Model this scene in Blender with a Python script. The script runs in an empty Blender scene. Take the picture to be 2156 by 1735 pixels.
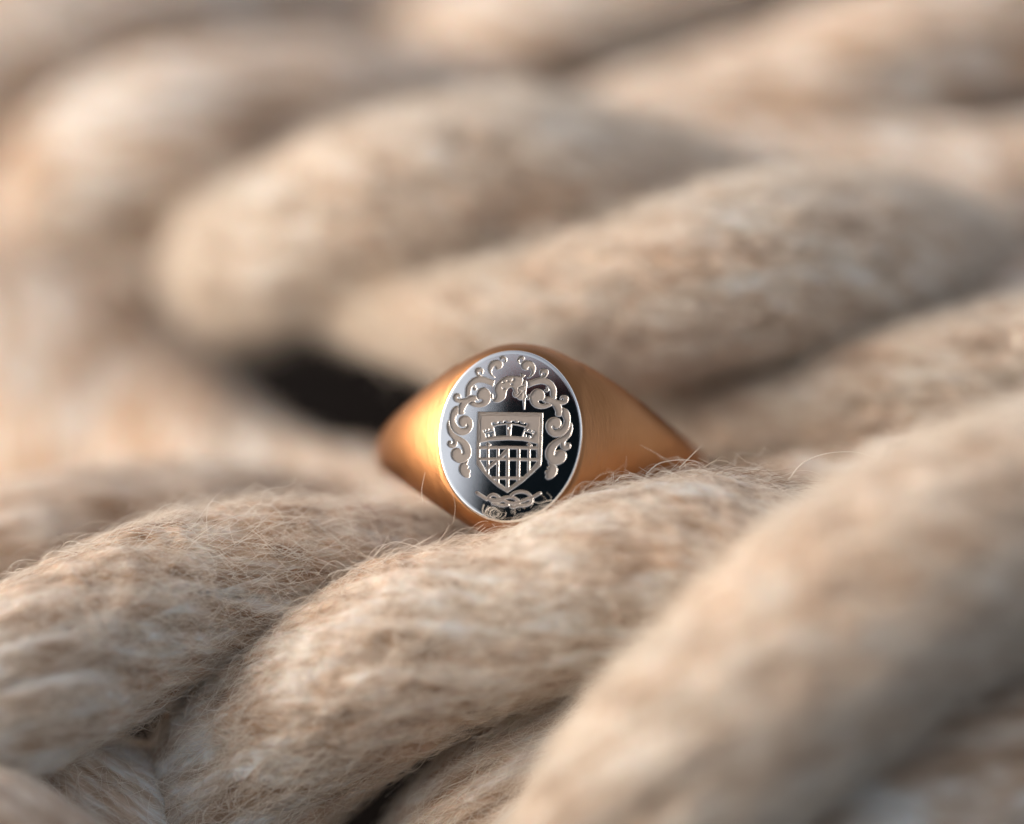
import bpy, math, random
import numpy as np
from mathutils import Vector, Matrix
# 1 Blender unit = 1 cm
random.seed(4); rng = np.random.default_rng(11)
scn = bpy.context.scene
scn.unit_settings.system = 'METRIC'; scn.unit_settings.scale_length = 0.01
# ------------------------------------------------------------------ camera
PITCH = math.radians(25); D = 29.4; FW = 7.05
f_ = Vector((0, math.cos(PITCH), -math.sin(PITCH))); u_ = Vector((0, math.sin(PITCH), math.cos(PITCH))); r_ = Vector((1, 0, 0))
T = Vector((0, 0, 4.2))
camd = bpy.data.cameras.new('camera'); cam = bpy.data.objects.new('camera', camd); scn.collection.objects.link(cam)
camd.sensor_width = 36; camd.lens = 36 * D / FW; camd.clip_start = 1; camd.clip_end = 100000
cam.matrix_world = Matrix(((r_.x, u_.x, -f_.x, 0), (r_.y, u_.y, -f_.y, 0), (r_.z, u_.z, -f_.z, 0), (0, 0, 0, 1)))
cam.location = T - f_ * D
camd.dof.use_dof = True; camd.dof.focus_distance = D + 0.02
APERTURE = 3.1                      # entrance pupil, cm
camd.dof.aperture_fstop = camd.lens / 1000.0 / APERTURE
scn.camera = cam
scn.render.resolution_x = 1024; scn.render.resolution_y = 824
# ------------------------------------------------------------------ light
SUN_EL = math.radians(24); SUN_AZ = math.radians(-93)      # azimuth from +Y towards +X
sd = Vector((math.sin(SUN_AZ) * math.cos(SUN_EL), math.cos(SUN_AZ) * math.cos(SUN_EL), math.sin(SUN_EL)))
w = bpy.data.worlds.new('World'); scn.world = w; w.use_nodes = True
nt = w.node_tree; nt.nodes.clear()
sky = nt.nodes.new('ShaderNodeTexSky'); sky.sky_type = 'NISHITA'; sky.sun_disc = False
sky.sun_elevation = SUN_EL; sky.sun_rotation = SUN_AZ; sky.air_density = 0.8; sky.dust_density = 3.0; sky.ozone_density = 1.0
bg = nt.nodes.new('ShaderNodeBackground'); bg.inputs[1].default_value = 0.15
wo = nt.nodes.new('ShaderNodeOutputWorld'); hs = nt.nodes.new('ShaderNodeHueSaturation'); hs.inputs['Saturation'].default_value = .42      # thin white haze over the blue
nt.links.new(sky.outputs[0], hs.inputs['Color']); nt.links.new(hs.outputs[0], bg.inputs[0]); nt.links.new(bg.outputs[0], wo.inputs[0])
sl = bpy.data.lights.new('sun', 'SUN'); sl.energy = .95; sl.angle = math.radians(34); sl.color = (1.0, 0.68, 0.45)
so = bpy.data.objects.new('sun', sl); scn.collection.objects.link(so); so.rotation_euler = sd.to_track_quat('Z', 'Y').to_euler(); so.location = sd * 50
vs = scn.view_settings; vs.view_transform = 'Standard'; vs.look = 'None'; vs.gamma = 1; vs.use_curve_mapping = False; vs.exposure = 0.72
scn.cycles.use_denoising = True
scn.cycles.max_bounces = 8

# ------------------------------------------------------------------ helpers
S = FW / 2156.0
R3, U3, F3 = np.array(r_), np.array(u_), np.array(f_); CAM = np.array(cam.location)
def P(x, y, dz):                      # picture position (2156 wide) at a depth dz cm nearer than the focal plane
    k = (D - dz) / D
    return CAM + F3 * (D - dz) + R3 * ((x - 1078) * S * k) + U3 * ((867.5 - y) * S * k)
def link(o, parent=None, label=None, cat=None, group=None, kind=None):
    scn.collection.objects.link(o)
    if parent: o.parent = parent
    if label: o['label'] = label
    if cat: o['category'] = cat
    if group: o['group'] = group
    if kind: o['kind'] = kind
    return o
def empty(name, loc, label, cat, group=None):
    o = bpy.data.objects.new(name, None); o.location = loc; o.empty_display_size = .3
    return link(o, None, label, cat, group)
def child(o, parent):                 # parts are modelled in world space: keep them there
    o.parent = parent; o.matrix_parent_inverse = Matrix.Translation(-Vector(parent.location)); return o
def grid_mesh(name, V, closed_u=False, mat=None, smooth=True, uv=None):
    n, m = V.shape[:2]
    idx = np.arange(n * m).reshape(n, m)
    if closed_u:
        a = idx[:-1]; b = idx[1:]
        q = np.stack([a, np.roll(a, -1, 1), np.roll(b, -1, 1), b], -1).reshape(-1, 4)
    else:
        q = np.stack([idx[:-1, :-1], idx[:-1, 1:], idx[1:, 1:], idx[1:, :-1]], -1).reshape(-1, 4)
    return quad_mesh(name, V.reshape(-1, 3), q, mat, smooth, uv)
def quad_mesh(name, V, q, mat=None, smooth=True, uv=None):
    me = bpy.data.meshes.new(name)
    me.vertices.add(len(V)); me.vertices.foreach_set('co', V.astype(np.float32).ravel())
    me.loops.add(q.size); me.loops.foreach_set('vertex_index', q.astype(np.int32).ravel())
    me.polygons.add(len(q)); me.polygons.foreach_set('loop_start', np.arange(0, q.size, 4, dtype=np.int32))
    if smooth: me.polygons.foreach_set('use_smooth', np.ones(len(q), bool))
    me.update(calc_edges=True)
    if uv is not None:
        l = me.uv_layers.new(name='UVMap'); l.data.foreach_set('uv', uv[q.ravel()].astype(np.float32).ravel())
    if mat: me.materials.append(mat)
    return me
def catmull(pts, n):
    pts = np.array(pts, float); P0 = np.vstack([2 * pts[0] - pts[1], pts, 2 * pts[-1] - pts[-2]])
    seg = len(pts) - 1; t = np.linspace(0, seg, n); i = np.minimum(t.astype(int), seg - 1); f = (t - i)[:, None]
    a, b, c, d = P0[i], P0[i + 1], P0[i + 2], P0[i + 3]
    return .5 * ((2 * b) + (-a + c) * f + (2 * a - 5 * b + 4 * c - d) * f ** 2 + (-a + 3 * b - 3 * c + d) * f ** 3)
def vnoise(u, v, nu, seed):           # smooth lattice noise, periodic in u (0..1) with nu cells; v in cells; -1..1
    g = np.random.default_rng(seed).random((nu, 2048)) * 2 - 1
    x = u * nu; xi = np.floor(x).astype(int); fx = x - xi; y = v + 512; yi = np.floor(y).astype(int); fy = y - yi
    fx = fx * fx * (3 - 2 * fx); fy = fy * fy * (3 - 2 * fy)
    x0 = xi % nu; x1 = (xi + 1) % nu; y0 = yi % 2048; y1 = (yi + 1) % 2048
    return (g[x0, y0] * (1 - fx) + g[x1, y0] * fx) * (1 - fy) + (g[x0, y1] * (1 - fx) + g[x1, y1] * fx) * fy
def nodes(name):
    m = bpy.data.materials.new(name); m.use_nodes = True; t = m.node_tree; t.nodes.clear()
    return m, t, (lambda k: t.nodes.new('ShaderNode' + k)), t.links.new
def setin(n, **k):
    for a, b in k.items(): n.inputs[a.replace('_', ' ')].default_value = b

# ------------------------------------------------------------------ materials
def rope_material():
    m, t, N, L = nodes('rope_fibre_mass')
    uv = N('UVMap'); uv.uv_map = 'UVMap'
    mp = N('Mapping'); mp.inputs['Scale'].default_value = (1, 1, 1); L(uv.outputs[0], mp.inputs[0])
    def nz(scale, sx, sy, det, rough=.6):
        a = N('Mapping'); a.inputs['Scale'].default_value = (sx, sy, 1); L(uv.outputs[0], a.inputs[0])
        n = N('TexNoise'); setin(n, Scale=scale, Detail=det, Roughness=rough); L(a.outputs[0], n.inputs['Vector']); return n
    n1 = nz(1.0, 6.2, 1.9, 5, .6)      # yarn-sized light and dark tufts, drawn out along the lay
    n2 = nz(1.0, 38, 7, 3)             # single fibre streaks
    n3 = nz(1.0, .9, .5, 2)
    geo = N('Attribute'); geo.attribute_name = 'tone'
    r1 = N('ValToRGB'); L(n1.outputs[0], r1.inputs[0])
    e = r1.color_ramp.elements; e[0].position = .37; e[0].color = (.36, .25, .165, 1); e[1].position = .60; e[1].color = (.82, .82, .79, 1)
    k = r1.color_ramp.elements.new(.48); k.color = (.63, .52, .415, 1)
    r2 = N('ValToRGB'); L(n2.outputs[0], r2.inputs[0]); e = r2.color_ramp.elements
    e[0].position = .3; e[0].color = (.62, .52, .43, 1); e[1].position = .68; e[1].color = (1.0, 1.0, 1.0, 1)
    mx = N('Mix'); mx.data_type = 'RGBA'; mx.blend_type = 'MULTIPLY'; mx.inputs[0].default_value = .6
    L(r1.outputs[0], mx.inputs[6]); L(r2.outputs[0], mx.inputs[7])
    r3 = N('ValToRGB'); L(n3.outputs[0], r3.inputs[0]); e = r3.color_ramp.elements
    e[0].position = .36; e[0].color = (1.0, .85, .72, 1); e[1].position = .62; e[1].color = (.97, 1.0, 1.03, 1)
    m2 = N('Mix'); m2.data_type = 'RGBA'; m2.blend_type = 'MULTIPLY'; m2.inputs[0].default_value = .9
    L(mx.outputs[2], m2.inputs[6]); L(r3.outputs[0], m2.inputs[7])
    ad = N('Math'); ad.operation = 'ADD'; L(n1.outputs[0], ad.inputs[0]); L(n2.outputs[0], ad.inputs[1])
    bp = N('Bump'); setin(bp, Strength=.6, Distance=.035); L(ad.outputs[0], bp.inputs['Height'])
    b = N('BsdfPrincipled'); setin(b, Roughness=.85, Subsurface_Weight=.2, Subsurface_Scale=.06, Sheen_Weight=.25, Sheen_Roughness=.6); b.inputs['Specular IOR Level'].default_value = .2
    L(m2.outputs[2], b.inputs['Base Color']); L(bp.outputs[0], b.inputs['Normal'])
    o = N('OutputMaterial'); L(b.outputs[0], o.inputs[0]); return m
def fibre_material(name, c0, c1):
    m, t, N, L = nodes(name)
    info = N('HairInfo'); r = N('ValToRGB'); L(info.outputs['Random'], r.inputs[0])
    r.color_ramp.elements[0].color = (*c0, 1); r.color_ramp.elements[1].color = (*c1, 1); r.color_ramp.elements[0].position = .08; r.color_ramp.elements[1].position = .5
    d = N('BsdfPrincipled'); setin(d, Roughness=.42); d.inputs['Specular IOR Level'].default_value = .5; L(r.outputs[0], d.inputs['Base Color'])
    tr = N('BsdfTranslucent'); L(r.outputs[0], tr.inputs[0]); mix = N('MixShader'); mix.inputs[0].default_value = .38
    L(d.outputs[0], mix.inputs[1]); L(tr.outputs[0], mix.inputs[2]); o = N('OutputMaterial'); L(mix.outputs[0], o.inputs[0]); return m
def gold_material():
    m, t, N, L = nodes('brushed_gold')
    tc = N('TexCoord'); mp = N('Mapping'); mp.inputs['Scale'].default_value = (1, 1, 9); L(tc.outputs['Object'], mp.inputs[0])
    n = N('TexNoise'); setin(n, Scale=9, Detail=6, Roughness=.65); L(mp.outputs[0], n.inputs['Vector'])
    n2 = N('TexNoise'); setin(n2, Scale=2.2, Detail=3); L(tc.outputs['Object'], n2.inputs['Vector'])
    r = N('ValToRGB'); L(n2.outputs[0], r.inputs[0]); r.color_ramp.elements[0].color = (.33, .145, .055, 1); r.color_ramp.elements[1].color = (.47, .22, .095, 1)
    rr = N('MapRange'); setin(rr); rr.inputs[3].default_value = .27; rr.inputs[4].default_value = .44; n3 = N('TexNoise'); setin(n3, Scale=5, Detail=6, Roughness=.7, Distortion=1.5); L(tc.outputs['Object'], n3.inputs['Vector']); am = N('Math'); am.operation = 'MULTIPLY_ADD'; am.inputs[1].default_value = 1.4; am.inputs[2].default_value = -.7; L(n3.outputs[0], am.inputs[0]); ab = N('Math'); ab.operation = 'ADD'; L(am.outputs[0], ab.inputs[0]); L(n.outputs[0], ab.inputs[1]); L(ab.outputs[0], rr.inputs[0])
    bp = N('Bump'); setin(bp, Strength=.3, Distance=.012); L(n.outputs[0], bp.inputs['Height'])
    b = N('BsdfPrincipled'); setin(b, Metallic=1.0); L(r.outputs[0], b.inputs['Base Color']); L(rr.outputs[0], b.inputs['Roughness']); L(bp.outputs[0], b.inputs['Normal'])
    o = N('OutputMaterial'); L(b.outputs[0], o.inputs[0]); return m
def face_material():
    m, t, N, L = nodes('polished_and_sandblasted_metal')
    at = N('Attribute'); at.attribute_name = 'matte'
    tc = N('TexCoord'); n = N('TexNoise'); setin(n, Scale=240, Detail=2); L(tc.outputs['Object'], n.inputs['Vector'])
    # fine hairline scratches on the polish
    mp = N('Mapping'); mp.inputs['Scale'].default_value = (30, 1.5, 1); mp.inputs['Rotation'].default_value = (0, 0, .5); L(tc.outputs['Object'], mp.inputs[0])
    n2 = N('TexNoise'); setin(n2, Scale=6, Detail=5, Roughness=.7); L(mp.outputs[0], n2.inputs['Vector'])
    c = N('Mix'); c.data_type = 'RGBA'; L(at.outputs['Fac'], c.inputs[0]); c.inputs[6].default_value = (.93, .91, .87, 1); c.inputs[7].default_value = (.36, .32, .285, 1)
    rg = N('MapRange'); rg.inputs[3].default_value = .035; rg.inputs[4].default_value = .10; L(n2.outputs[0], rg.inputs[0])
    rf = N('Mix'); rf.data_type = 'FLOAT'; L(at.outputs['Fac'], rf.inputs[0]); L(rg.outputs[0], rf.inputs[2]); rf.inputs[3].default_value = .75
    mt = N('Mix'); mt.data_type = 'FLOAT'; L(at.outputs['Fac'], mt.inputs[0]); mt.inputs[2].default_value = 1.0; mt.inputs[3].default_value = .55
    bs = N('Math'); bs.operation = 'MULTIPLY'; L(at.outputs['Fac'], bs.inputs[0]); bs.inputs[1].default_value = .5
    bp = N('Bump'); setin(bp, Distance=.004); L(bs.outputs[0], bp.inputs['Strength']); L(n.outputs[0], bp.inputs['Height'])
    b = N('BsdfPrincipled'); L(c.outputs[2], b.inputs['Base Color']); L(rf.outputs[0], b.inputs['Roughness']); L(mt.outputs[0], b.inputs['Metallic']); L(bp.outputs[0], b.inputs['Normal'])
    o = N('OutputMaterial'); L(b.outputs[0], o.inputs[0]); return m
def plain(name, col, rough=.8, scale=1.0, var=.5, bump=.3, dist=.1, stretch=(1, 1, 1), spec=.0):
    m, t, N, L = nodes(name)
    tc = N('TexCoord'); mp = N('Mapping'); mp.inputs['Scale'].default_value = stretch; L(tc.outputs['Object'], mp.inputs[0])
    n = N('TexNoise'); setin(n, Scale=scale, Detail=7, Roughness=.6); L(mp.outputs[0], n.inputs['Vector'])
    r = N('ValToRGB'); L(n.outputs[0], r.inputs[0]); r.color_ramp.elements[0].position = .3; r.color_ramp.elements[1].position = .7
    r.color_ramp.elements[0].color = (*[c * (1 - var) for c in col], 1); r.color_ramp.elements[1].color = (*[c * (1 + var) for c in col], 1)
    bp = N('Bump'); setin(bp, Strength=bump, Distance=dist); L(n.outputs[0], bp.inputs['Height'])
    b = N('BsdfPrincipled'); setin(b, Roughness=rough); b.inputs['Specular IOR Level'].default_value = spec; L(r.outputs[0], b.inputs['Base Color']); L(bp.outputs[0], b.inputs['Normal'])
    o = N('OutputMaterial'); L(b.outputs[0], o.inputs[0]); return m
M_ROPE = rope_material(); M_FIB = fibre_material('loose_fibre', (.60, .485, .37), (.90, .85, .76)); M_GOLD = gold_material(); M_FACE = face_material()
M_DARKFIB = fibre_material('brown_fibre', (.25, .13, .07), (.45, .28, .17))

# ------------------------------------------------------------------ setting
def sheet(name, z, size, mat):
    V = np.array([[-size, -size, z], [size, -size, z], [size, size, z], [-size, size, z]], float)
    return bpy.data.objects.new(name, quad_mesh(name, V, np.array([[0, 1, 2, 3]]), mat))
link(sheet('ground', -.6, 60000, plain('shade_black_ground', (.012, .010, .009), .95, .25, .5, .4, .3)), kind='structure')  # near-black colour stands in for the deep shade in the rope gap
def boarded_screen(name, x0, x1, y, z0, z1, bw, mat):
    # boards with recessed joints, one mesh (added out of view, only for its soft reflection in the ring's face)
    V = []; Q = []
    x = x0
    while x < x1 - 1e-3:
        e = min(x + bw, x1); b = len(V); o = 1.2 * random.random()
        for xx, yy in ((x + .25, y), (x + .25, y + 3 + o), (e - .25, y + 3 + o), (e - .25, y)):
            V += [(xx, yy, z0), (xx, yy, z1)]
        for k in range(4):
            a = b + 2 * k; c = b + 2 * ((k + 1) % 4); Q.append((a, a + 1, c + 1, c))
        Q.append((b + 1, b + 3, b + 5, b + 7)); x = e
    return bpy.data.objects.new(name, quad_mesh(name, np.array(V, float), np.array(Q), mat, smooth=False))
SCREEN_Y = -170.0; SCREEN_X0 = -93
wl = boarded_screen('unseen_reflection_screen', SCREEN_X0, SCREEN_X0 + 113, SCREEN_Y, -.6, 207, 14, plain('dark_reflection_boards', (.012, .020, .028), .7, .05, .4, .2, .4))  # added behind the camera so the ring face reflects something dark
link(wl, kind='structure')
rf = boarded_screen('unseen_red_strip', SCREEN_X0 - 4, SCREEN_X0 + 117, SCREEN_Y - .5, 207.1, 216, 300, plain('red_reflection_strip', (.28, .05, .035), .5, .05, .2, .1, .2))  # added unseen strip, gives the face a red fringe in its reflection
link(rf, wl)

# ------------------------------------------------------------------ rope strands
def strand(cps, name, rope, seed, nfib, flen=(.10, .38), nu=112, twist=-.42, amp=1.0, taper=(True, True), stray=0, frad=.0017, lift=.3):
    """cps: (x, y, dz, r) in picture pixels; dz in cm in front of the focal plane"""
    c = np.array([np.append(P(x, y, dz), r * S * (D - dz) / D) for x, y, dz, r in cps])
    dense = catmull(c, 800); L = np.concatenate([[0], np.cumsum(np.linalg.norm(np.diff(dense[:, :3], axis=0), axis=1))])
    nv = int(min(420, max(120, L[-1] / .022)))
    s = np.linspace(0, L[-1], nv); C = np.stack([np.interp(s, L, dense[:, k]) for k in range(4)], 1)
    Tn = np.gradient(C[:, :3], axis=0); Tn /= np.linalg.norm(Tn, axis=1)[:, None]
    up = -F3; Nn = up - Tn * (Tn @ up)[:, None]; Nn /= np.linalg.norm(Nn, axis=1)[:, None]; Bn = np.cross(Tn, Nn)
    u = np.arange(nu) / nu; UU, VV = np.meshgrid(u, s); rad = C[:, 3][:, None]
    ut = (UU + twist * VV / (2 * math.pi * .62)) % 1.0
    ny = 11
    uw = ut + .012 * vnoise(ut, VV * 1.4, 9, seed + 7)
    yarn = np.abs(np.sin(uw * math.pi * ny)) ** .6                                  # yarns laid side by side
    h = (  .016 * (yarn - .7) + .036 * vnoise(UU, VV * .9, 5, seed) + .024 * vnoise(ut, VV * 2.2, 14, seed + 1)
         + .016 * vnoise(ut, VV * 5.5, 34, seed + 2) + .010 * vnoise(ut, VV * 13, 56, seed + 3))
    crease = np.exp(-(vnoise(ut, VV * .75, 13, seed + 9) / .11) ** 2) * np.clip(vnoise(ut, VV * 1.7, 7, seed + 12) + .6, 0, 1)
    h = h * amp - .035 * crease * amp
    a = UU * 2 * math.pi
    off = (np.cos(a)[..., None] * Nn[:, None, :] + np.sin(a)[..., None] * Bn[:, None, :])
    V = C[:, None, :3] + off * (rad * (1 + .0 * h) + h)[..., None]
    # close the ends
    for e, k in ((0, taper[0]), (-1, taper[1])):
        V[e] = C[e, :3] + (V[e] - C[e, :3]) * .02
    uvs = np.stack([(UU + twist * VV / (2 * math.pi * .62)) * 2 * math.pi * .6 + seed * 3.1, VV + seed * 1.7], -1).reshape(-1, 2)
    # seam-free u: duplicate first column
    V2 = np.concatenate([V, V[:, :1]], 1); uv = uvs.reshape(nv, nu, 2); uv2 = np.concatenate([uv, uv[:, :1] + [2 * math.pi * .6, 0]], 1)
    me = grid_mesh(name, V2, False, M_ROPE, True, uv2.reshape(-1, 2))
    o = child(link(bpy.data.objects.new(name, me), rope), rope)
    # outward orientation
    # loose fibres growing out of the strand
    if nfib:
        gi = rng.integers(3, nv - 3, nfib * 2); gj = rng.integers(0, nu, nfib * 2)
        root = V[gi, gj]; nrm = off[gi, gj]
        tocam = CAM - root; tocam /= np.linalg.norm(tocam, axis=1)[:, None]
        keep = np.where((nrm * tocam).sum(1) > -.25)[0][:nfib]
        root, nrm, tn = root[keep], nrm[keep], Tn[gi[keep]]
        side = np.cross(nrm, tn); n = len(keep)
        ang = rng.normal(twist * .75, .42, n); sg = np.where(rng.random(n) < .5, 1, -1)
        d = (tn * np.cos(ang)[:, None] + side * np.sin(ang)[:, None]) * sg[:, None]
        p = np.cross(d, nrm)
        Lf = rng.uniform(flen[0], flen[1], n) * (1 + .8 * (rng.random(n) < .06)); K = 7
        lf = np.abs(rng.normal(0, lift, n)) * .5 + .03
        curl = rng.normal(0, .35, n); cv = rng.normal(0, .5, n)
        loop = rng.random(n) < .55
        t = np.linspace(0, 1, K)
        along = t[None] * (1 - .25 * np.abs(curl)[:, None] * t[None])
        hgt = np.where(loop[:, None], lf[:, None] * np.sin(t * math.pi)[None] * .8, lf[:, None] * t[None] ** 1.3)
        sidew = curl[:, None] * t[None] ** 2 + .10 * cv[:, None] * np.sin(t * 5)[None]
        pts = root[:, None] + Lf[:, None, None] * (along[..., None] * d[:, None] + hgt[..., None] * nrm[:, None] + sidew[..., None] * p[:, None]) - (nrm * .002)[:, None]
        # follow the round of the strand: sink in proportion to lateral travel
        lat = (Lf[:, None] * (along * np.abs(np.sin(ang))[:, None] + np.abs(sidew))) ; rr_ = C[gi[keep], 3][:, None]
        pts -= nrm[:, None] * (np.minimum(lat, rr_) ** 2 / (2 * rr_))[..., None] * .55
        fibres('fibre', pts, frad, o, M_FIB, rope)
    if stray:
        gi = rng.integers(10, nv - 10, stray * 3); gj = rng.integers(0, nu, stray * 3)
        nrm = off[gi, gj]; k = np.where(np.abs(nrm @ F3) < .55)[0]; k = k[(nrm[k] @ U3) > .2][:stray]
        root = V[gi[k], gj[k]]; nrm = nrm[k]; n = len(k); t = np.linspace(0, 1, 12)
        Ls = rng.uniform(.12, .45, n); dirx = Tn[gi[k]] * np.where(rng.random(n) < .5, 1, -1)[:, None]
        h1 = rng.uniform(.12, .55, n); w1 = rng.normal(0, .25, n); fz = rng.uniform(2, 6, n)
        pts = root[:, None] + Ls[:, None, None] * ((t[None] + .1 * np.sin(fz[:, None] * t[None] * 2))[..., None] * dirx[:, None]
              + (h1[:, None] * np.sin(t[None] * (1.8 + w1[:, None])) + .05 * np.sin(fz[:, None] * 3 * t[None]))[..., None] * nrm[:, None]
              + (w1[:, None] * t[None] ** 2)[..., None] * F3)
        fibres('stray_fibre', pts, frad * 1.35, o, M_FIB, rope)
    return o
def fibres(name, pts, rad, parent, mat, rope, kind='stuff'):
    n, K = pts.shape[:2]
    cu = bpy.data.hair_curves.new(name); cu.add_curves([K] * n)
    cu.attributes['position'].data.foreach_set('vector', pts.astype(np.float32).ravel()) if 'position' in cu.attributes else cu.position_data.foreach_set('vector', pts.astype(np.float32).ravel())
    ra = cu.attributes.get('radius') or cu.attributes.new('radius', 'FLOAT', 'POINT')
    prof = np.linspace(1, .35, K)[None] * (rad * rng.uniform(.6, 1.4, n))[:, None]
    ra.data.foreach_set('value', prof.astype(np.float32).ravel())
    cu.materials.append(mat)
    o = bpy.data.objects.new(name, cu); scn.collection.objects.link(o); o.parent = parent
    if parent == rope: o.matrix_parent_inverse = Matrix.Translation(-Vector(rope.location))
    if kind: o['kind'] = kind
    return o
def rope_root(loc, label, group='coils of thick laid rope'):
    return empty('rope', loc, label, 'rope', group)
front = rope_root(P(900, 1400, -1), 'nearest thick cream rope with fuzzy twisted strands, in front of the gold ring')
back = rope_root(P(1200, 500, -3), 'pale rope directly behind the ring, its rounded strand overhanging the dark gap')
side = rope_root(P(300, 950, -4), 'smooth peach-lit rope bend, very blurred, between the dark gap and the nearest rope')
far = rope_root(P(1000, 100, -6), 'grey-beige rope, farthest back and most blurred, along the top')
far_r = far
# front rope
strand([(390, 1950, -1.6, 120), (430, 1760, -.75, 180), (620, 1530, -.45, 212), (850, 1378, -.15, 202), (1085, 1298, -.02, 176), (1350, 1200, .0, 184), (1600, 1190, -.2, 177), (1850, 1230, -.7, 150)],
       'strand', front, 1, 15000, stray=240, amp=1.25)
strand([(-250, 1590, .1, 182), (0, 1450, .15, 188), (200, 1350, -.15, 190), (420, 1255, -.42, 172), (650, 1188, -.55, 138), (900, 1165, -.75, 100), (1150, 1180, -1.1, 70)],
       'strand', front, 2, 9500, stray=90, amp=1.25)
strand([(1175, 2000, .9, 215), (1385, 1690, 1.15, 232), (1615, 1448, 1.25, 247), (1850, 1275, 1.2, 252), (2100, 1130, 1.05, 250), (2450, 985, .9, 235)],
       'strand', front, 3, 14000, flen=(.1, .4), frad=.0022, lift=.55, amp=1.6)
strand([(800, 2000, -.9, 150), (1050, 1722, -.45, 168), (1250, 1560, -.5, 150), (1450, 1400, -.9, 125)], 'strand', front, 4, 7000, stray=0)
strand([(-350, 1720, .7, 170), (-20, 1790, .7, 170), (190, 1920, .3, 150), (300, 2100, -.3, 120)], 'strand', front, 5, 3000)
strand([(-250, 1620, -.7, 190), (60, 1690, -.55, 190), (300, 1760, -.6, 185), (600, 1880, -1.2, 150)], 'strand', front, 14, 3000)
strand([(1500, 2080, .3, 220), (1800, 1850, .5, 250), (2100, 1660, .5, 245), (2450, 1460, .4, 230)], 'strand', front, 6, 3500)
strand([(1300, 1100, -1.6, 100), (1550, 1120, -1.5, 130), (1850, 1060, -1.3, 130), (2250, 950, -1.2, 130)], 'strand', front, 15, 2000)
# bend at the left
strand([(1250, 1260, -1.9, 120), (1050, 1200, -2.2, 180), (820, 1160, -2.8, 203), (560, 1130, -3.6, 236), (320, 1035, -4.6, 285), (80, 850, -5.4, 330), (-300, 640, -6.6, 370)], 'strand', side, 7, 2500, amp=.7)
strand([(-300, 1330, -1.6, 150), (0, 1190, -1.7, 150), (250, 1100, -2.0, 130), (520, 1080, -2.2, 100), (800, 1130, -2.5, 80)], 'strand', side, 16, 2500, amp=.9)
# rope behind the ring
strand([(560, 640, -4.6, 70), (490, 562, -3.9, 134), (610, 507, -3.1, 166), (800, 445, -2.7, 200), (1050, 395, -2.6, 198), (1300, 390, -2.8, 165), (1550, 450, -3.2, 125), (1800, 560, -3.6, 80)], 'strand', back, 8, 14000, frad=.0025, lift=.5, amp=1.6)
strand([(640, 590, -3.8, 60), (850, 668, -2.4, 82), (1060, 697, -1.8, 134), (1300, 645, -1.7, 172), (1550, 585, -1.7, 186), (1800, 548, -2.0, 176), (2000, 570, -2.6, 125), (2150, 670, -3.3, 90)], 'strand', back, 9, 20000, frad=.0022, amp=1.5, lift=.5)
strand([(1250, 1060, -2.3, 60), (1490, 945, -1.9, 92), (1700, 890, -1.7, 115), (1950, 830, -1.5, 142), (2200, 785, -1.4, 150), (2500, 740, -1.4, 150)], 'strand', back, 10, 10000, frad=.0022, amp=1.5, lift=.5)
strand([(1250, 330, -4.4, 80), (1550, 360, -4.1, 110), (1850, 390, -3.8, 130), (2100, 400, -3.6, 150), (2450, 370, -3.6, 150)], 'strand', back, 17, 1500)
strand([(1150, 960, -3.0, 110), (1400, 880, -2.6, 130), (1650, 800, -2.4, 135), (1950, 720, -2.4, 130), (2300, 630, -2.5, 130)], 'strand', back, 19, 2000)
strand([(-300, 520, -6.2, 150), (0, 520, -5.8, 150), (250, 540, -5.4, 130), (480, 500, -5.0, 100)], 'strand', side, 20, 1200, amp=.7)
# farthest rope
strand([(130, 500, -6.4, 80), (150, 390, -5.2, 148), (350, 290, -4.6, 176), (600, 220, -4.6, 142), (850, 220, -4.8, 120), (1150, 290, -5.2, 100)], 'strand', far, 11, 1500)
strand([(-250, 240, -6.6, 210), (60, 100, -6.4, 210), (350, 20, -6.3, 150), (650, 10, -6.6, 110), (950, 0, -7.2, 90)], 'strand', far, 12, 800)
strand([(800, 140, -7.2, 50), (900, 60, -6.4, 80), (1080, 40, -5.6, 118), (1300, 10, -5.4, 138), (1550, -60, -5.4, 140), (1900, -220, -5.6, 140)], 'strand', far, 13, 1200)
strand([(1150, 270, -4.8, 40), (1380, 220, -4.4, 80), (1600, 185, -4.2, 118), (1850, 125, -4.1, 155), (2100, 70, -4.2, 160), (2450, -20, -4.4, 160)], 'strand', far, 18, 1500)

# ------------------------------------------------------------------ signet ring
SRC = FW / 2500.0
def Psrc(x, y, dz=0.0): return P(x * .8624, y * .8624, dz)
yaw, pit, rol = math.radians(9.0), math.radians(9.3), math.radians(-2.0)
n_c = np.array([-math.sin(yaw) * math.cos(pit), math.sin(pit), math.cos(yaw) * math.cos(pit)])   # camera space: right, up, towards camera
up_c = np.array([-math.sin(rol), math.cos(rol), 0]); up_c = up_c - n_c * (up_c @ n_c); up_c /= np.linalg.norm(up_c)
sx_c = np.cross(up_c, n_c)
toW = lambda v: R3 * v[0] + U3 * v[1] - F3 * v[2]
NW, AW, SW = toW(n_c), toW(up_c), toW(sx_c)
RF = 1.215; FC = Psrc(1245, 1064, 0.0); RC = FC - NW * RF                        # ring centre
RINGM = Matrix(((SW[0], AW[0], NW[0], RC[0]), (SW[1], AW[1], NW[1], RC[1]), (SW[2], AW[2], NW[2], RC[2]), (0, 0, 0, 1)))
ring = bpy.data.objects.new('signet_ring', None); ring.empty_display_size = .3; ring.matrix_world = RINGM
link(ring, None, 'gold signet ring with oval mirror-bright face engraved with a castle shield', 'ring')
def rpart(name, me, parent=None):
    o = bpy.data.objects.new(name, me); scn.collection.objects.link(o); o.parent = parent or ring; return o
AX, BX = .505, .603                     # semi-axes of the oval face
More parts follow.
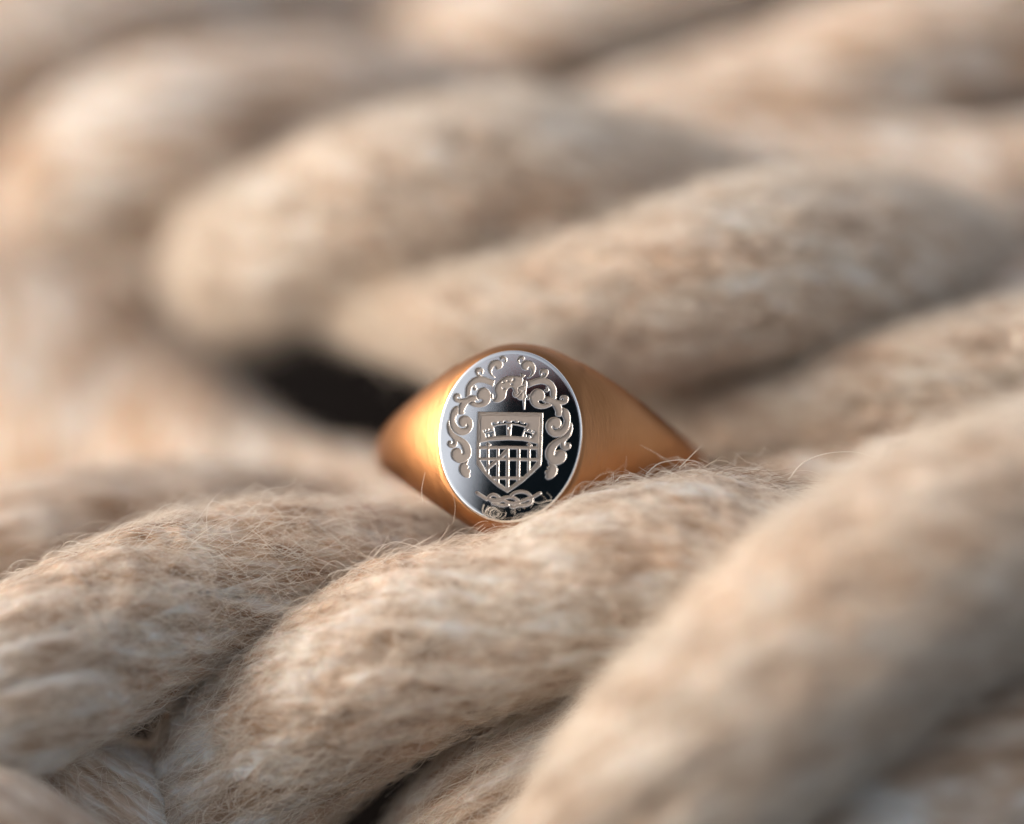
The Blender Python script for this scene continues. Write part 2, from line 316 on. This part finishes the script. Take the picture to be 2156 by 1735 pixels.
def band():
    nt_, ns = 361, 60
    th = np.linspace(-math.pi, math.pi, nt_); d = np.abs(np.degrees(th))
    A1 = np.interp(d, [0, 8, 15, 20, 25, 30, 35, 40, 45, 50, 55, 60, 65, 72, 80, 95, 180],
                   np.array([244, 240, 228, 214, 200, 186, 172, 157, 141, 126, 111, 98, 86, 72, 60, 50, 42]) * SRC)
    A2 = np.interp(d, [0, 8, 15, 20, 25, 30, 35, 40, 45, 50, 55, 60, 65, 72, 80, 95, 180],
                   np.array([244, 239, 221, 203, 184, 166, 149, 133, 119, 106, 95, 84, 75, 64, 55, 47, 42]) * SRC)
    hh = np.where(th > 0, A1, A2)
    k = np.ones(9) / 9; hh = np.convolve(np.pad(hh, 4, mode='wrap'), k, 'valid')
    R = np.where((th > 0) & (th < 2.2), 407 + 30 * np.sin(np.clip(th, 0, math.pi / 2)), 409.0) * SRC; RI = .93
    lat = RF - .035
    xx = np.tan(np.clip(np.abs(th), 0, 1.2)) * lat
    flat = xx < AX
    yr = np.where(flat, BX * np.sqrt(np.clip(1 - (xx / AX) ** 2, 0, 1)), 0)
    rflat = lat / np.cos(np.clip(np.abs(th), 0, 1.2))
    tedge = math.atan(AX / lat); redge = lat / math.cos(tedge)
    f = np.clip((np.abs(th) - tedge) / (math.radians(78) - tedge), 0, 1)
    rout = np.where(flat, rflat, R + (redge - R) * (1 - f) ** 1.6 )
    rows = []
    for i in range(nt_):
        t = np.linspace(0, 1, 22)
        h, y0, ro = hh[i], yr[i], rout[i]; thick = ro - RI; rm = RI + thick * .30
        yflat = np.linspace(0, y0 * .999, 5)[:-1]
        mixf = 1.0 if flat[i] else max(0, 1 - f[i] * 2.0)
        e = .75 * y0 / BX
        ya = y0 + (h - y0) * (t ** (1.0) * e + (1 - e) * np.sin(t * math.pi / 2))
        ra = rm + (ro - rm) * (e * (1 - .45 * t - .55 * t * t) + (1 - e) * np.cos(t * math.pi / 2) ** .85)
        yo = np.concatenate([yflat, ya]); ro_ = np.concatenate([np.full(4, ro), ra])
        yi = np.linspace(h * .93, 0, 5); ri = np.array([RI + thick * .10, RI + .01, RI, RI, RI])
        al = np.concatenate([[0], np.cumsum(np.hypot(np.diff(yo), np.diff(ro_)))]); tt = np.linspace(0, al[-1], 30)
        yo, ro_ = np.interp(tt, al, yo), np.interp(tt, al, ro_)
        y = np.concatenate([yo, yi]); r = np.concatenate([ro_, ri])
        y = np.concatenate([y, -y[::-1][1:-1]]); r = np.concatenate([r, r[::-1][1:-1]])
        rows.append(np.stack([r * math.sin(th[i]), y, r * math.cos(th[i])], -1))
    V = np.array(rows)
    me = grid_mesh('band', V, True, M_GOLD, True)
    return rpart('band', me)
band()

# --- the engraving, drawn in photograph pixels on the flat face
def Q1(l, oy=840, ox=1060, s=9.637): return [(x / s + ox, y / s + oy) for x, y in l]
def Q3(l): return Q1(l, 1000)
def Q2(l): return Q1(l, 840, 1240)
def Q4(l): return Q1(l, 1000, 1240)
def K5(l): return Q1(l, 1160, 1140, 8.292)
def mirror(l): return [((lambda x2: (x2, y + .018 * (x2 - x)))(2 * (1249.8 - .0355 * (y - 879)) - x)) for x, y in l]
def smooth(l, n=6):
    p = np.array(l, float); m = len(p); out = []
    for i in range(m):
        a, b, c, d = p[i - 1], p[i], p[(i + 1) % m], p[(i + 2) % m]
        for f in np.arange(n) / n:
            out.append(.5 * ((2 * b) + (c - a) * f + (2 * a - 5 * b + 4 * c - d) * f ** 2 + (-a + 3 * b - 3 * c + d) * f ** 3))
    return out
NX, NY = 500, 600
gu = np.linspace(-AX, AX, NX); gv = np.linspace(-BX, BX, NY); GU, GV = np.meshgrid(gu, gv)
Wp = RC[None, None] + SW * GU[..., None] + AW * GV[..., None] + NW * RF
rel = Wp - CAM; dep = rel @ F3
PX = ((rel @ R3) / dep * D / S + 1078) / .8624; PY = (867.5 - (rel @ U3) / dep * D / S) / .8624
def box(l, pad=4):
    a = np.array(l); m = (PX > a[:, 0].min() - pad) & (PX < a[:, 0].max() + pad) & (PY > a[:, 1].min() - pad) & (PY < a[:, 1].max() + pad)
    r = np.where(m.any(1))[0]; c = np.where(m.any(0))[0]
    if not len(r): return slice(0, 1), slice(0, 1)
    return slice(r[0], r[-1] + 1), slice(c[0], c[-1] + 1)
def fill(l, sub=.35):
    out = np.zeros((NY, NX)); sl = box(l); p = np.array(l); x1, y1 = p[:, 0], p[:, 1]; x2, y2 = np.roll(x1, -1), np.roll(y1, -1)
    offs = [(-sub, -sub), (sub, -sub), (-sub, sub), (sub, sub), (0, 0)]; acc = 0
    for ox, oy in offs:
        X, Y = PX[sl] + ox, PY[sl] + oy; ins = np.zeros(X.shape, bool)
        for a, b, c, d in zip(x1, y1, x2, y2):
            if b == d: continue
            ins ^= ((b > Y) != (d > Y)) & (X < (c - a) * (Y - b) / (d - b) + a)
        acc = acc + ins
    out[sl] = acc / len(offs); return out
def stroke(l, w, soft=.5):
    l = [tuple(a) for a in l]; out = np.zeros((NY, NX)); sl = box(l, w + 4); X, Y = PX[sl], PY[sl]; best = np.full(X.shape, 1e9)
    for (a, b), (c, d) in zip(l[:-1], l[1:]):
        dx, dy = c - a, d - b; q = dx * dx + dy * dy + 1e-9; t = np.clip(((X - a) * dx + (Y - b) * dy) / q, 0, 1)
        best = np.minimum(best, np.hypot(X - a - t * dx, Y - b - t * dy))
    out[sl] = np.clip((w - best) / soft * .5 + .5, 0, 1); return out
def cr(l, n=40): return [tuple(a) for a in catmull(l, n)]
def blur(a, k=1):
    for _ in range(k):
        p = np.pad(a, 1, mode='edge'); a = (p[:-2, 1:-1] + p[2:, 1:-1] + p[1:-1, :-2] + p[1:-1, 2:] + 2 * p[1:-1, 1:-1]) / 6
    return a
def dil(a, k=3):
    a = a > .02
    for _ in range(k):
        p = np.pad(a, 1); a = p[:-2, 1:-1] | p[2:, 1:-1] | p[1:-1, :-2] | p[1:-1, 2:] | p[1:-1, 1:-1]
    return a
mx_ = np.maximum
A_ = [Q1([(1540, 330), (1560, 300), (1610, 285), (1660, 300), (1700, 345), (1705, 390), (1680, 430), (1628, 458), (1655, 425), (1668, 392), (1658, 358), (1628, 345), (1600, 352), (1575, 378)]),
      Q1([(1430, 788), (1340, 740), (1285, 660), (1265, 570), (1290, 480), (1350, 415), (1450, 387), (1550, 403), (1600, 455), (1600, 520), (1560, 578), (1490, 602), (1440, 580), (1462, 568), (1436, 545), (1428, 505), (1398, 535), (1362, 590), (1345, 655), (1365, 725)])]
B_ = [Q1([(1030, 770), (980, 700), (958, 630), (985, 580), (1050, 560), (1120, 575), (1155, 630), (1135, 700), (1110, 702), (1115, 670), (1090, 648), (1050, 650), (1032, 680), (1048, 720), (1105, 750), (1100, 778)]),
      Q1([(855, 1185), (800, 1225), (745, 1257), (738, 1150), (747, 1030), (800, 920), (890, 830), (1000, 780), (1100, 770), (1220, 795), (1320, 838), (1412, 872), (1418, 880), (1388, 1000), (1378, 1000), (1300, 960), (1200, 925), (1090, 905), (980, 930), (900, 1000), (866, 1080)]),
      Q1([(820, 1405), (880, 1370), (955, 1350), (970, 1385), (1040, 1402), (1110, 1380), (1145, 1335), (1120, 1302), (1065, 1292), (1040, 1300), (1010, 1250), (1010, 1170), (1050, 1090), (1130, 1045), (1215, 1048), (1290, 1110), (1335, 1200), (1330, 1300), (1290, 1390), (1210, 1460), (1100, 1490), (980, 1485), (890, 1450)]),
      Q1([(970, 980), (965, 1040), (1000, 1048), (990, 1080), (950, 1092), (915, 1060), (930, 1020)]),
      Q1([(735, 1292), (650, 1370), (560, 1375), (480, 1340), (445, 1260), (470, 1190), (540, 1165), (600, 1185), (628, 1250), (610, 1260), (595, 1235), (560, 1230), (540, 1255), (560, 1295), (620, 1305)]),
      Q1([(900, 1222), (980, 1232), (1003, 1285), (1030, 1322), (960, 1338), (860, 1360), (795, 1405), (738, 1490), (706, 1560), (700, 1640), (640, 1657), (582, 1640), (577, 1530), (592, 1430), (650, 1360), (740, 1285), (820, 1245)])]
SLOT = Q1([(1345, 1180), (1375, 1180), (1385, 1290), (1352, 1290)])
C_ = [Q3([(555, -78), (560, 0), (560, 95), (518, 150), (493, 220), (503, 300), (555, 390), (630, 448), (700, 458), (760, 425), (784, 375), (755, 338), (745, 380), (700, 405), (640, 397), (590, 345), (575, 280), (600, 210), (660, 165), (740, 155), (820, 185), (890, 260), (912, 350), (890, 450), (830, 540), (740, 595), (640, 603), (540, 570), (450, 500), (390, 400), (367, 280), (372, 150), (400, 40), (460, -40)]),
      Q3([(346, 265), (356, 370), (406, 470), (490, 570), (565, 625), (650, 670), (750, 740), (830, 840), (870, 960), (865, 1070), (820, 1160), (740, 1225), (640, 1258), (540, 1240), (450, 1180), (405, 1090), (410, 1000), (450, 940), (530, 915), (610, 940), (642, 990), (648, 1045), (680, 1040), (683, 990), (668, 920), (628, 830), (545, 745), (543, 800), (515, 865), (450, 902), (380, 895), (325, 850), (315, 790), (340, 750), (385, 743), (412, 770), (400, 800), (388, 785), (372, 795), (392, 818), (430, 815), (452, 780), (445, 720), (410, 660), (340, 570), (305, 450), (305, 350), (325, 285)]),
      Q3([(800, 1190), (785, 1250), (765, 1305), (808, 1345), (778, 1392), (835, 1420), (850, 1470), (815, 1515), (836, 1550), (820, 1592), (770, 1606), (690, 1570), (620, 1500), (590, 1420), (600, 1340), (650, 1262), (720, 1240)])]
groups = []
for src in (A_, B_, C_):
    for mir in (False, True):
        m = np.zeros((NY, NX))
        for k, pl in enumerate(src):
            pl = mirror(pl) if mir else pl; one = fill(smooth(pl))
            m = mx_(m * (1 - .0), one)
        if src is B_: m = mx_(m, fill(mirror(SLOT) if mir else SLOT))
        # raised thin seams where one leaf overlaps another
        seams = []
        if src is B_: seams = [Q1([(745, 1257), (820, 1225), (900, 1208), (990, 1222)]), Q1([(1010, 1290), (960, 1345), (870, 1365), (805, 1405)])]
        if src is C_: seams = [Q3([(357, 270), (365, 370), (415, 475), (500, 570), (590, 612)]), Q3([(810, 1165), (740, 1232), (640, 1262)])]
        for sm in seams: m = m * (1 - .75 * stroke(cr(mirror(sm) if mir else sm), .9))
        groups.append(('scroll', m))
# helmet
hel = Q1([(1388, 1345), (1440, 1370), (1520, 1375), (1610, 1330), (1670, 1270), (1690, 1190), (1702, 1110), (1742, 1050), (1800, 1018), (1845, 1030), (1880, 1110), (1860, 1150), (1860, 1210), (1895, 1250), (1965, 1270), (1985, 1300), (2045, 1315), (2095, 1300), (2110, 1262), (2155, 1270), (2175, 1240), (2150, 1170), (2165, 1080), (2180, 950), (2165, 880), (2130, 868), (2095, 880), (2070, 810), (2015, 780), (1935, 768), (1815, 764), (1675, 790), (1585, 840), (1490, 930), (1435, 1030), (1432, 1110), (1460, 1200), (1440, 1280)])
m = fill(smooth(hel, 4))
m = mx_(m, fill(Q2([(352, 1110), (392, 1110), (412, 1260), (396, 1540), (385, 1540), (355, 1290)]))); m = mx_(m, fill(Q2([(292, 700), (345, 715), (402, 745), (372, 782), (322, 812), (285, 790), (315, 758)])))
for ln in ([(350, 850), (345, 930), (310, 990), (250, 1020), (235, 1080)], [(240, 1040), (300, 1090), (370, 1100), (410, 1060), (412, 990), (350, 980), (290, 1010)], [(150, 1130), (190, 1190), (240, 1180), (255, 1140), (230, 1100)],
           [(235, 1245), (290, 1190), (330, 1140), (345, 1100)], [(360, 1100), (365, 1250), (355, 1300)], [(390, 1110), (385, 1260), (392, 1400)], [(360, 880), (340, 960), (430, 970)]):
    m = m * (1 - .8 * stroke(cr(Q2(ln)), .8))
for rv in (Q1([(1598, 868), (1652, 908), (1600, 938)]), Q1([(1708, 838), (1758, 885), (1703, 898)]), Q1([(1598, 1008), (1662, 1040), (1620, 1088), (1588, 1040)]), Q2([(135, 788), (152, 850), (105, 892), (88, 855)])):
    m = m * (1 - .9 * fill(rv))
m = m * (1 - .9 * stroke(Q2([(82, 950), (83, 951)]), 2.8)); groups.append(('helmet', m))
# shield
outer = Q3([(1032, 72), (2553, 92), (2542, 600), (2528, 1000), (2510, 1310), (2330, 1480), (2080, 1710), (1724, 1950), (1500, 1815), (1300, 1640), (1150, 1480), (1003, 1290), (1003, 900), (1020, 400)])
SH = fill(outer)
def inset(l, k):
    c = np.array(Q3([(1745, 830)]))[0]; return [tuple(c + (np.array(p) - c) * (1 - k)) for p in l]
for kk, ww in ((.033, .55), (.075, .5)):
    li = inset(outer, kk); SH = SH * (1 - .85 * stroke(li + [li[0]], ww))
panel = fill(Q3([(1078, 782), (1300, 737), (1724, 715), (2100, 730), (2432, 805), (2426, 1255), (2228, 1490), (2000, 1680), (1724, 1868), (1450, 1690), (1235, 1480), (1072, 1200)]))
bars = np.zeros((NY, NX))
for l, ww in (([(1050, 905), (1724, 900), (2450, 915)], 2.7), ([(1050, 1172), (1724, 1175), (2450, 1187)], 2.5), ([(1300, 1615), (1724, 1618), (2200, 1622)], 2.5),
              ([(1272, 820), (1268, 1500)], 2.0), ([(1507, 905), (1500, 1740)], 2.2), ([(1738, 905), (1728, 1880)], 2.7), ([(1993, 905), (1978, 1690)], 2.7), ([(2242, 840), (2228, 1490)], 2.1)):
    bars = mx_(bars, stroke(Q3(l), ww))
for l in ([(1270, 775), (1345, 850), (1290, 850), (1225, 840)], [(2250, 795), (2308, 848), (2250, 850), (2192, 832)], [(1215, 1370), (1300, 1325), (1480, 1180), (1505, 1200), (1440, 1290), (1310, 1392), (1260, 1412)], [(1515, 1150), (1600, 1055), (1700, 948), (1735, 955), (1705, 1060), (1600, 1152), (1540, 1165)]):
    bars = mx_(bars, fill(Q3(l)))
castle = fill(Q3([(1432, 645), (1398, 440), (1360, 375), (1343, 322), (1368, 305), (1425, 300), (1432, 340), (1500, 325), (1503, 287), (1560, 276), (1570, 315), (1632, 305), (1640, 268), (1700, 266), (1708, 300), (1820, 298), (1825, 268), (1905, 265), (1912, 300), (1980, 300), (1985, 275), (2050, 280), (2052, 320), (2120, 340), (2130, 310), (2208, 332), (2190, 405), (2150, 432), (2135, 500), (2080, 658), (1760, 632)]))
castle = mx_(castle, fill(Q3([(1228, 685), (1200, 590), (1165, 560), (1143, 510), (1160, 485), (1188, 490), (1192, 518), (1215, 510), (1200, 475), (1243, 465), (1248, 500), (1290, 490), (1285, 455), (1330, 450), (1338, 480), (1380, 470), (1400, 440), (1440, 645), (1330, 665)])))
castle = mx_(castle, fill(Q4([(340, 655), (400, 510), (400, 450), (440, 455), (440, 490), (470, 500), (480, 460), (528, 470), (530, 510), (560, 520), (573, 480), (612, 490), (605, 540), (620, 512), (657, 520), (622, 602), (592, 604), (562, 692), (450, 668)])))
cd = np.zeros((NY, NX))
for l, ww in (([(1385, 405), (1500, 368), (1715, 346)], .6), ([(1820, 346), (1985, 368), (2155, 412)], .6), ([(1722, 350), (1730, 630)], .7), ([(1820, 346), (1795, 630)], .7), ([(1190, 560), (1300, 520), (1400, 505)], .6), ([(2135, 510), (2240, 530), (2320, 570)], .6), ([(1400, 440), (1436, 645)], .5), ([(2135, 500), (2080, 658)], .5)):
    cd = mx_(cd, stroke(Q3(l), ww))
cd = mx_(cd, fill(Q3([(1735, 350), (1800, 350), (1785, 628), (1745, 628)])) - stroke(Q3([(1775, 440), (1776, 460)]), 3.0))
for x, y in ((1270, 605), (1390, 592), (2150, 610), (2250, 638)): cd = mx_(cd, stroke(Q3([(x, y), (x + 4, y + 22)]), 1.7))
SHm = SH * (1 - panel * (1 - bars)); SHm = SHm * (1 - castle) + castle * np.clip(cd, 0, 1) * .8
# knot
KN = np.zeros((NY, NX)); 
for l, ww in (([(205, 365), (400, 490)], 3.4), ([(440, 450), (500, 405), (570, 403), (640, 450), (690, 510)], 2.9), ([(430, 480), (560, 510), (700, 480), (850, 450), (960, 470), (1040, 530), (1040, 600), (960, 650), (900, 640)], 3.1),
              ([(880, 450), (960, 370), (1090, 340), (1210, 360), (1290, 430), (1315, 500), (1290, 570), (1200, 610), (1080, 620), (1010, 590)], 2.9), ([(480, 520), (600, 552), (720, 515), (850, 560), (960, 575), (1100, 540), (1220, 490), (1330, 450), (1480, 370)], 2.7), ([(520, 575), (640, 600), (740, 620), (830, 600)], 2.6)):
    li = cr(K5(l)); KN = KN * (1 - .8 * stroke(li, ww + 1.0)); KN = mx_(KN, stroke(li, ww))
groups += [('knot', KN), ('shield', SHm)]
matte = np.zeros((NY, NX)); reg = np.zeros((NY, NX), int); gid = {}
for k, (nm, m) in enumerate(groups, 1):
    matte = mx_(matte, m); reg[(dil(SH, 3) if nm == 'shield' else dil(m, 3))] = k
castle_id = len(groups) + 1; bars_id = castle_id + 1
reg[dil(castle, 2)] = castle_id; reg[(panel > .3)] = bars_id
HE = blur(matte, 1)
q_ = (GU / AX) ** 2 + (GV / BX) ** 2
DOME = .020 * (1 - q_)
fine = .00025 * blur(rng.normal(0, 1, (NY, NX)), 1) * HE
Z = RF + DOME - .009 * HE + fine
# oval mesh: the grid cells wholly inside, then a rounded rim
rr = np.sqrt(q_); LIM = .955
inside = rr < LIM
cell = inside[:-1, :-1] & inside[1:, :-1] & inside[:-1, 1:] & inside[1:, 1:]
idx = np.arange(NX * NY).reshape(NY, NX)
QD = np.stack([idx[:-1, :-1], idx[:-1, 1:], idx[1:, 1:], idx[1:, :-1]], -1)
VV_ = np.stack([GU, GV, Z], -1).reshape(-1, 3)
cr_ = reg[:-1, :-1]
# analytic normals so that the parts join without a seam
gz_v, gz_u = np.gradient(Z, gv, gu); NRM = np.stack([-gz_u, -gz_v, np.ones_like(Z)], -1); NRM /= np.linalg.norm(NRM, axis=-1)[..., None]; NRM = NRM.reshape(-1, 3)
def face_piece(name, sel, parent=None):
    q = QD[cell & sel]; used, inv = np.unique(q, return_inverse=True)
    me = quad_mesh(name, VV_[used], inv.reshape(-1, 4), M_FACE)
    at = me.attributes.new('matte', 'FLOAT', 'POINT'); at.data.foreach_set('value', np.clip(HE * 1.9, 0, 1).ravel()[used].astype(np.float32))
    me.normals_split_custom_set_from_vertices(NRM[used].tolist())
    return rpart(name, me, parent)
fp = face_piece('face', cr_ == 0)
sh = None
for k, (nm, m) in enumerate(groups, 1):
    o = face_piece(nm, cr_ == k)
    if nm == 'shield': sh = o
face_piece('castle', cr_ == castle_id, sh); face_piece('portcullis', cr_ == bars_id, sh)
# rim of the face: overlapping collar from just inside the grid edge out over a rounded bevel and down the side
ph = np.linspace(0, 2 * math.pi, 361)[:-1]
prof = [(LIM - .012, 0.0008), (.962, .0004), (.975, .0), (.985, -.004), (.993, -.012), (.998, -.024), (1.0, -.04), (1.0, -.075)]
rows = []
for s_, dz_ in prof:
    zt = RF + .020 * (1 - min(s_, .975) ** 2) + dz_
    rows.append(np.stack([AX * s_ * np.cos(ph), BX * s_ * np.sin(ph), np.full_like(ph, zt)], -1))
me = grid_mesh('face_rim', np.array(rows), True, M_FACE); at = me.attributes.new('matte', 'FLOAT', 'POINT'); rpart('face_rim', me)

# ------------------------------------------------------------------ loose fibres caught on the face
def fib_src(l, dz, n=26): return np.array([Psrc(x, y, dz) for x, y in cr(l, n)])
def thread_set(name, lines, rad, mat=M_FIB, rope=front):
    pts = np.array(lines); return fibres(name, pts, rad, rope, mat, rope)
lines = [fib_src(K5(l), .07) for l in (
    [(1490, 0), (1580, 80), (1660, 170), (1690, 250), (1700, 350), (1715, 480)], [(1680, 120), (1670, 170), (1620, 260), (1600, 330)], [(1110, 230), (1130, 290), (1110, 330)],
    [(1130, 370), (1110, 430), (1060, 490)], [(430, 620), (380, 700), (360, 790), (420, 850), (520, 880)], [(470, 640), (400, 700), (370, 760)], [(440, 720), (430, 680), (520, 650), (610, 650)],
    [(460, 720), (485, 760), (480, 810)], [(700, 670), (800, 690), (880, 760), (930, 790)], [(1040, 640), (1020, 700), (1040, 770)], [(1060, 650), (1080, 740), (1075, 860)],
    [(1080, 640), (1160, 690), (1180, 760)], [(1090, 660), (1200, 670), (1220, 690)], [(600, 590), (700, 600), (780, 640)], [(500, 560), (640, 570), (740, 610)],
    [(1280, 760), (1350, 750), (1400, 720)], [(560, 850), (700, 870), (830, 860)], [(340, 590), (310, 680), (330, 790), (400, 860)], [(1330, 560), (1450, 600), (1600, 620)])]
thread_set('stray_fibre', lines, .0013)
# tangle curls at the foot of the face
cl = []
for k in range(24):
    cx, cy = rng.normal(560, 60), rng.normal(770, 25); ra, rb = rng.uniform(90, 210), rng.uniform(60, 150); a0 = rng.uniform(0, 6.28); da = rng.uniform(1.5, 4.2)
    cl.append(fib_src(K5([(cx + ra * math.cos(a0 + da * t), cy + rb * math.sin(a0 + da * t)) for t in np.linspace(0, 1, 7)]), rng.uniform(.03, .16)))
for k in range(20):
    x0 = rng.uniform(700, 1700); y0 = 1010 - (x0 - 300) * .42 + rng.uniform(0, 60); 
    cl.append(fib_src(K5([(x0, y0), (x0 + rng.normal(0, 40), y0 - rng.uniform(30, 90)), (x0 + rng.normal(0, 90), y0 - rng.uniform(60, 170))]), rng.uniform(.02, .2)))
thread_set('stray_fibre', cl, .0009)
# brown bits and long arcs along the crest right of the ring
def view(l, dz, n=26): return np.array([P(x, y, dz) for x, y in cr(l, n)])
br = [view([(1660, 1010), (1690, 975), (1740, 955), (1800, 952), (1850, 965)], .0), view([(1740, 1010), (1790, 1000), (1825, 975)], .0), view([(1480, 985), (1510, 970), (1540, 975), (1560, 990)], 0),
      view([(1360, 998), (1390, 975), (1440, 968), (1480, 975)], -.1), view([(1430, 985), (1455, 960), (1480, 935)], -.1), view([(890, 1060), (888, 1030), (895, 995)], -.1), view([(955, 1100), (958, 1060), (945, 1020)], .05)]
thread_set('stray_fibre', br[:5], .0040); thread_set('stray_fibre', br[5:], .0020)
cu_ = []
for k in range(70):                       # single curls standing off the two front strands
    t_ = rng.random(); x, y = (rng.uniform(380, 760), rng.uniform(1150, 1370)) if k % 2 else (rng.uniform(380, 620), rng.uniform(1480, 1700))
    a0, ra, rb, da = rng.uniform(0, 6.28), rng.uniform(14, 60), rng.uniform(8, 34), rng.uniform(1.5, 5)
    cu_.append(view([(x + ra * math.cos(a0 + da * t), y + rb * math.sin(a0 + da * t)) for t in np.linspace(0, 1, 7)], rng.uniform(-.02, .22)))
thread_set('stray_fibre', cu_, .0021)
bb = []
for k in range(150):
    x = rng.uniform(1170, 1700); yb = np.interp(x, [1170, 1250, 1400, 1560, 1700], [1075, 1030, 1004, 995, 1012]) + rng.normal(6, 7); dx = rng.uniform(15, 60)
    bb.append(view([(x, yb), (x + dx * .5, yb - rng.uniform(-3, 12)), (x + dx, yb - rng.uniform(-6, 8))], rng.uniform(-.15, .12), 8))
thread_set('brown_fibre', bb, .0018, M_DARKFIB)
